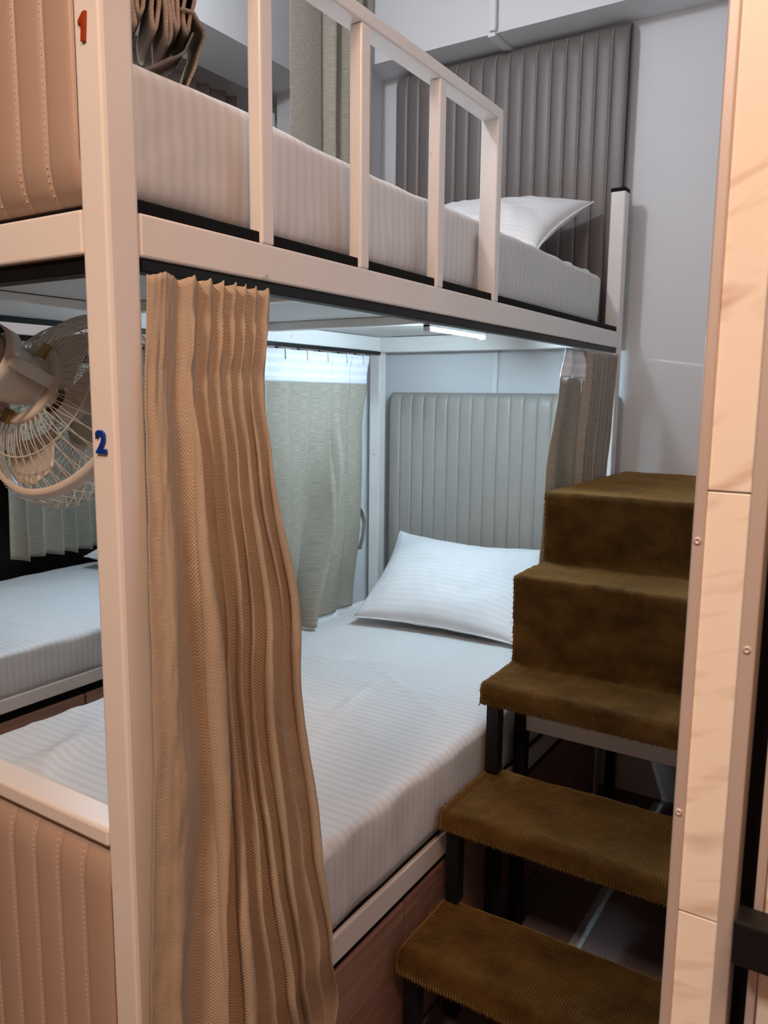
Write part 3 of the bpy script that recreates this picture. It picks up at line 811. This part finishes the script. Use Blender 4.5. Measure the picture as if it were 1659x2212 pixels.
np_('deck_board', (P, 0.92, NY0+0.032, NY1-0.032, 1.520, 1.534), 'ply', 0.001)
np_('deck_board', (0.93, LP, NY0+0.032, NY1-0.032, 1.520, 1.534), 'ply', 0.001)
np_('side_rail', (P, 1.854, NY0, NY0+0.03, 0.405, 0.447)); np_('side_rail', (P, LP, NY1-0.03, NY1, 0.405, 0.447))
np_('deck_board', (P, LP, NY0+0.032, NY1-0.032, 0.425, 0.440), 'ply', 0.001)
for k in range(2):
    x0 = 0.05+k*0.905; np_('drawer_front', (x0, x0+0.895, NY0+0.012, NY0+0.03, 0.012, 0.372), 'wood', 0.001)
np_('shadow_gap', (P, 1.854, NY0+0.02, NY0+0.03, 0.372, 0.405), 'rubber', 0)
nm = mattress('mattress', 0.05, 1.848, NY0+0.002, NY1-0.032, 0.450, 0.582, 5, nx=90, ny=40)
tag(nm, 'white striped sheeted mattress on the neighbouring lower bunk', 'mattress')
p3 = pillow('pillow', 0.55, 0.40, 0.14, 3)
place(p3, (1.715, 1.87, 0.662), (0.03, -1, 0.0), (1, 0.05, 0.10))
tag(p3, 'white pillow on the neighbouring lower bunk, half behind the post', 'pillow')
tube_light((1.05, 1.47, 1.5005), 0.30, 'tube light below the neighbouring bunk deck')

# ------------------------------------------------------------------ fan
fan = empty('clip_fan', (0, 0, 0))
FC = CAM+ray(140, 874)*1.34
FA = (RT*0.446-UP*0.313+fwd*0.838).normalized()       # blowing direction, away from us
fx = (UP-FA*UP.dot(FA)).normalized(); fy = FA.cross(fx)
FM = Matrix.Identity(4)
for i in range(3): FM[i][0] = fx[i]; FM[i][1] = fy[i]; FM[i][2] = FA[i]; FM[i][3] = FC[i]
fan.matrix_world = FM
tag(fan, 'ivory wire-guard fan mounted under the upper bunk, seen from behind', 'fan')
R0 = 0.162
def fo(name, bm, mat, smooth=True, parent=None): return obj(name, bm, mat, parent or fan, smooth=smooth)
bm = bmesh.new(); lathe(bm, [(R0-0.006, -0.012), (R0+0.003, -0.013), (R0+0.005, -0.006), (R0+0.005, 0.006), (R0+0.003, 0.013), (R0-0.006, 0.012), (R0-0.004, 0), (R0-0.006, -0.012)], 64)
fo('guard_rim', bm, 'ivory')
def guard(front):
    bm = bmesh.new(); N = 44; sgn = 1 if front else -1
    for fam in (1, -1):
        for k in range(N):
            a0 = 2*PI*k/N; pts = []
            for i in range(15):
                s = i/14
                r = lerp(0.055, R0+0.010, smooth01(min(1, s*1.3))**0.9) if front else lerp(0.060, R0, s)
                z = sgn*(0.050*(1-max(0, (s-0.62)/0.38)**1.8)) if front else -(0.074*(1-s**2.4))
                tw = fam*(0.55 if front else 0.10)*s
                pts.append((r*math.cos(a0+tw), r*math.sin(a0+tw), z))
            tube(bm, pts, 0.0009, 4, False)
    for rr, zz in (((0.055, 0.062), (0.11, 0.060)) if front else ((0.060, -0.074), (0.118, -0.055))):
        tube(bm, [(rr*math.cos(2*PI*q/40), rr*math.sin(2*PI*q/40), sgn*abs(zz)) for q in range(41)], 0.0014, 5, False)
    return fo('front_guard' if front else 'rear_guard', bm, 'ivory')
guard(True); guard(False)
bm = bmesh.new(); rg = lathe(bm, [(0.002, 0.066), (0.05, 0.066), (0.057, 0.060), (0.05, 0.056)], 32); fo('front_badge', bm, 'ivory')
bm = bmesh.new(); lathe(bm, [(0.050, -0.074), (0.052, -0.080), (0.066, -0.080), (0.070, -0.074), (0.066, -0.068), (0.052, -0.068), (0.050, -0.074)], 48); fo('rear_plate', bm, 'ivory')
# blades
for k in range(3):
    bm = bmesh.new(); a0 = math.radians(72+120*k)
    def bl(a, b2):
        r = lerp(0.022, 0.148, b2); sw = lerp(0.5, 0.95, b2**0.7)*(1-0.35*smooth01((b2-0.8)/0.2))
        th = a0+(a-0.5)*sw*1.55+0.25*b2
        return Vector((r*math.cos(th), r*math.sin(th), 0.030*(a-0.5)-0.004*math.sin(PI*a)))
    grid(bm, bl, 14, 12); o = fo('blade', bm, 'ivory'); sm = o.modifiers.new('thickness', 'SOLIDIFY'); sm.thickness = 0.002
bm = bmesh.new(); rg = lathe(bm, [(0.024, -0.022), (0.028, 0.012), (0.02, 0.03), (0.001, 0.034)], 28); fo('hub', bm, 'ivory')
# motor housing
bm = bmesh.new()
rg = lathe(bm, [(0.018, -0.030), (0.030, -0.062), (0.040, -0.085), (0.046, -0.11), (0.048, -0.15), (0.048, -0.185), (0.043, -0.212), (0.030, -0.228), (0.012, -0.235), (0.001, -0.236)], 40)
fo('motor_housing', bm, 'ivory')
bm = bmesh.new(); lathe(bm, [(0.058, -0.166), (0.0612, -0.166), (0.0612, -0.140), (0.058, -0.140), (0.058, -0.166)], 48); yk = fo('yoke_ring', bm, 'ivory')
bm = bmesh.new(); lathe(bm, [(0.0575, -0.164), (0.0565, -0.164), (0.0565, -0.142), (0.0575, -0.142)], 48); fo('ring_liner', bm, 'dark', parent=yk)
for ang in (1.65, 3.75, 5.85):
    ca, sa = math.cos(ang), math.sin(ang); rot = Matrix.Rotation(ang, 4, 'Z')
    bm = bmesh.new(); bx(bm, 0.0612, 0.0648, -0.010, 0.010, -0.158, -0.074)
    bmesh.ops.transform(bm, matrix=rot, verts=bm.verts); am = fo('bracket_arm', bm, 'ivory', False)
    bm = bmesh.new(); rg = lathe(bm, [(0.009, 0), (0.009, 0.004), (0.006, 0.006)], 16, rot @ Matrix.Translation((0.0640, 0, -0.152)) @ Matrix.Rotation(PI/2, 4, 'Y'))
    bm.faces.new(rg[-1]); fo('bolt', bm, 'ivory', True, am)
for ang in (0.45, 3.45, 5.1):
    bm = bmesh.new(); bx(bm, 0.048, 0.072, -0.009, 0.009, -0.086, -0.079)
    bmesh.ops.transform(bm, matrix=Matrix.Rotation(ang, 4, 'Z'), verts=bm.verts); fo('clip', bm, 'brass', False)
# mounting arm from the yoke up to the deck cross bar
inv = FM.inverted()
a = FM @ Vector((-0.02, -0.0, -0.115))
yv = FM @ (Vector((math.cos(-1.57), math.sin(-1.57), 0))*0.062+Vector((0, 0, -0.152)))
tp = Vector((yv.x-0.05, yv.y+0.10, 1.505))
bm = bmesh.new(); tube(bm, [inv @ yv, inv @ Vector((yv.x-0.03, yv.y+0.06, yv.z+0.02)), inv @ Vector((tp.x, tp.y, tp.z-0.06)), inv @ Vector((tp.x, tp.y, 1.5275))], 0.009, 10)
fo('mounting_arm', bm, 'ivory')
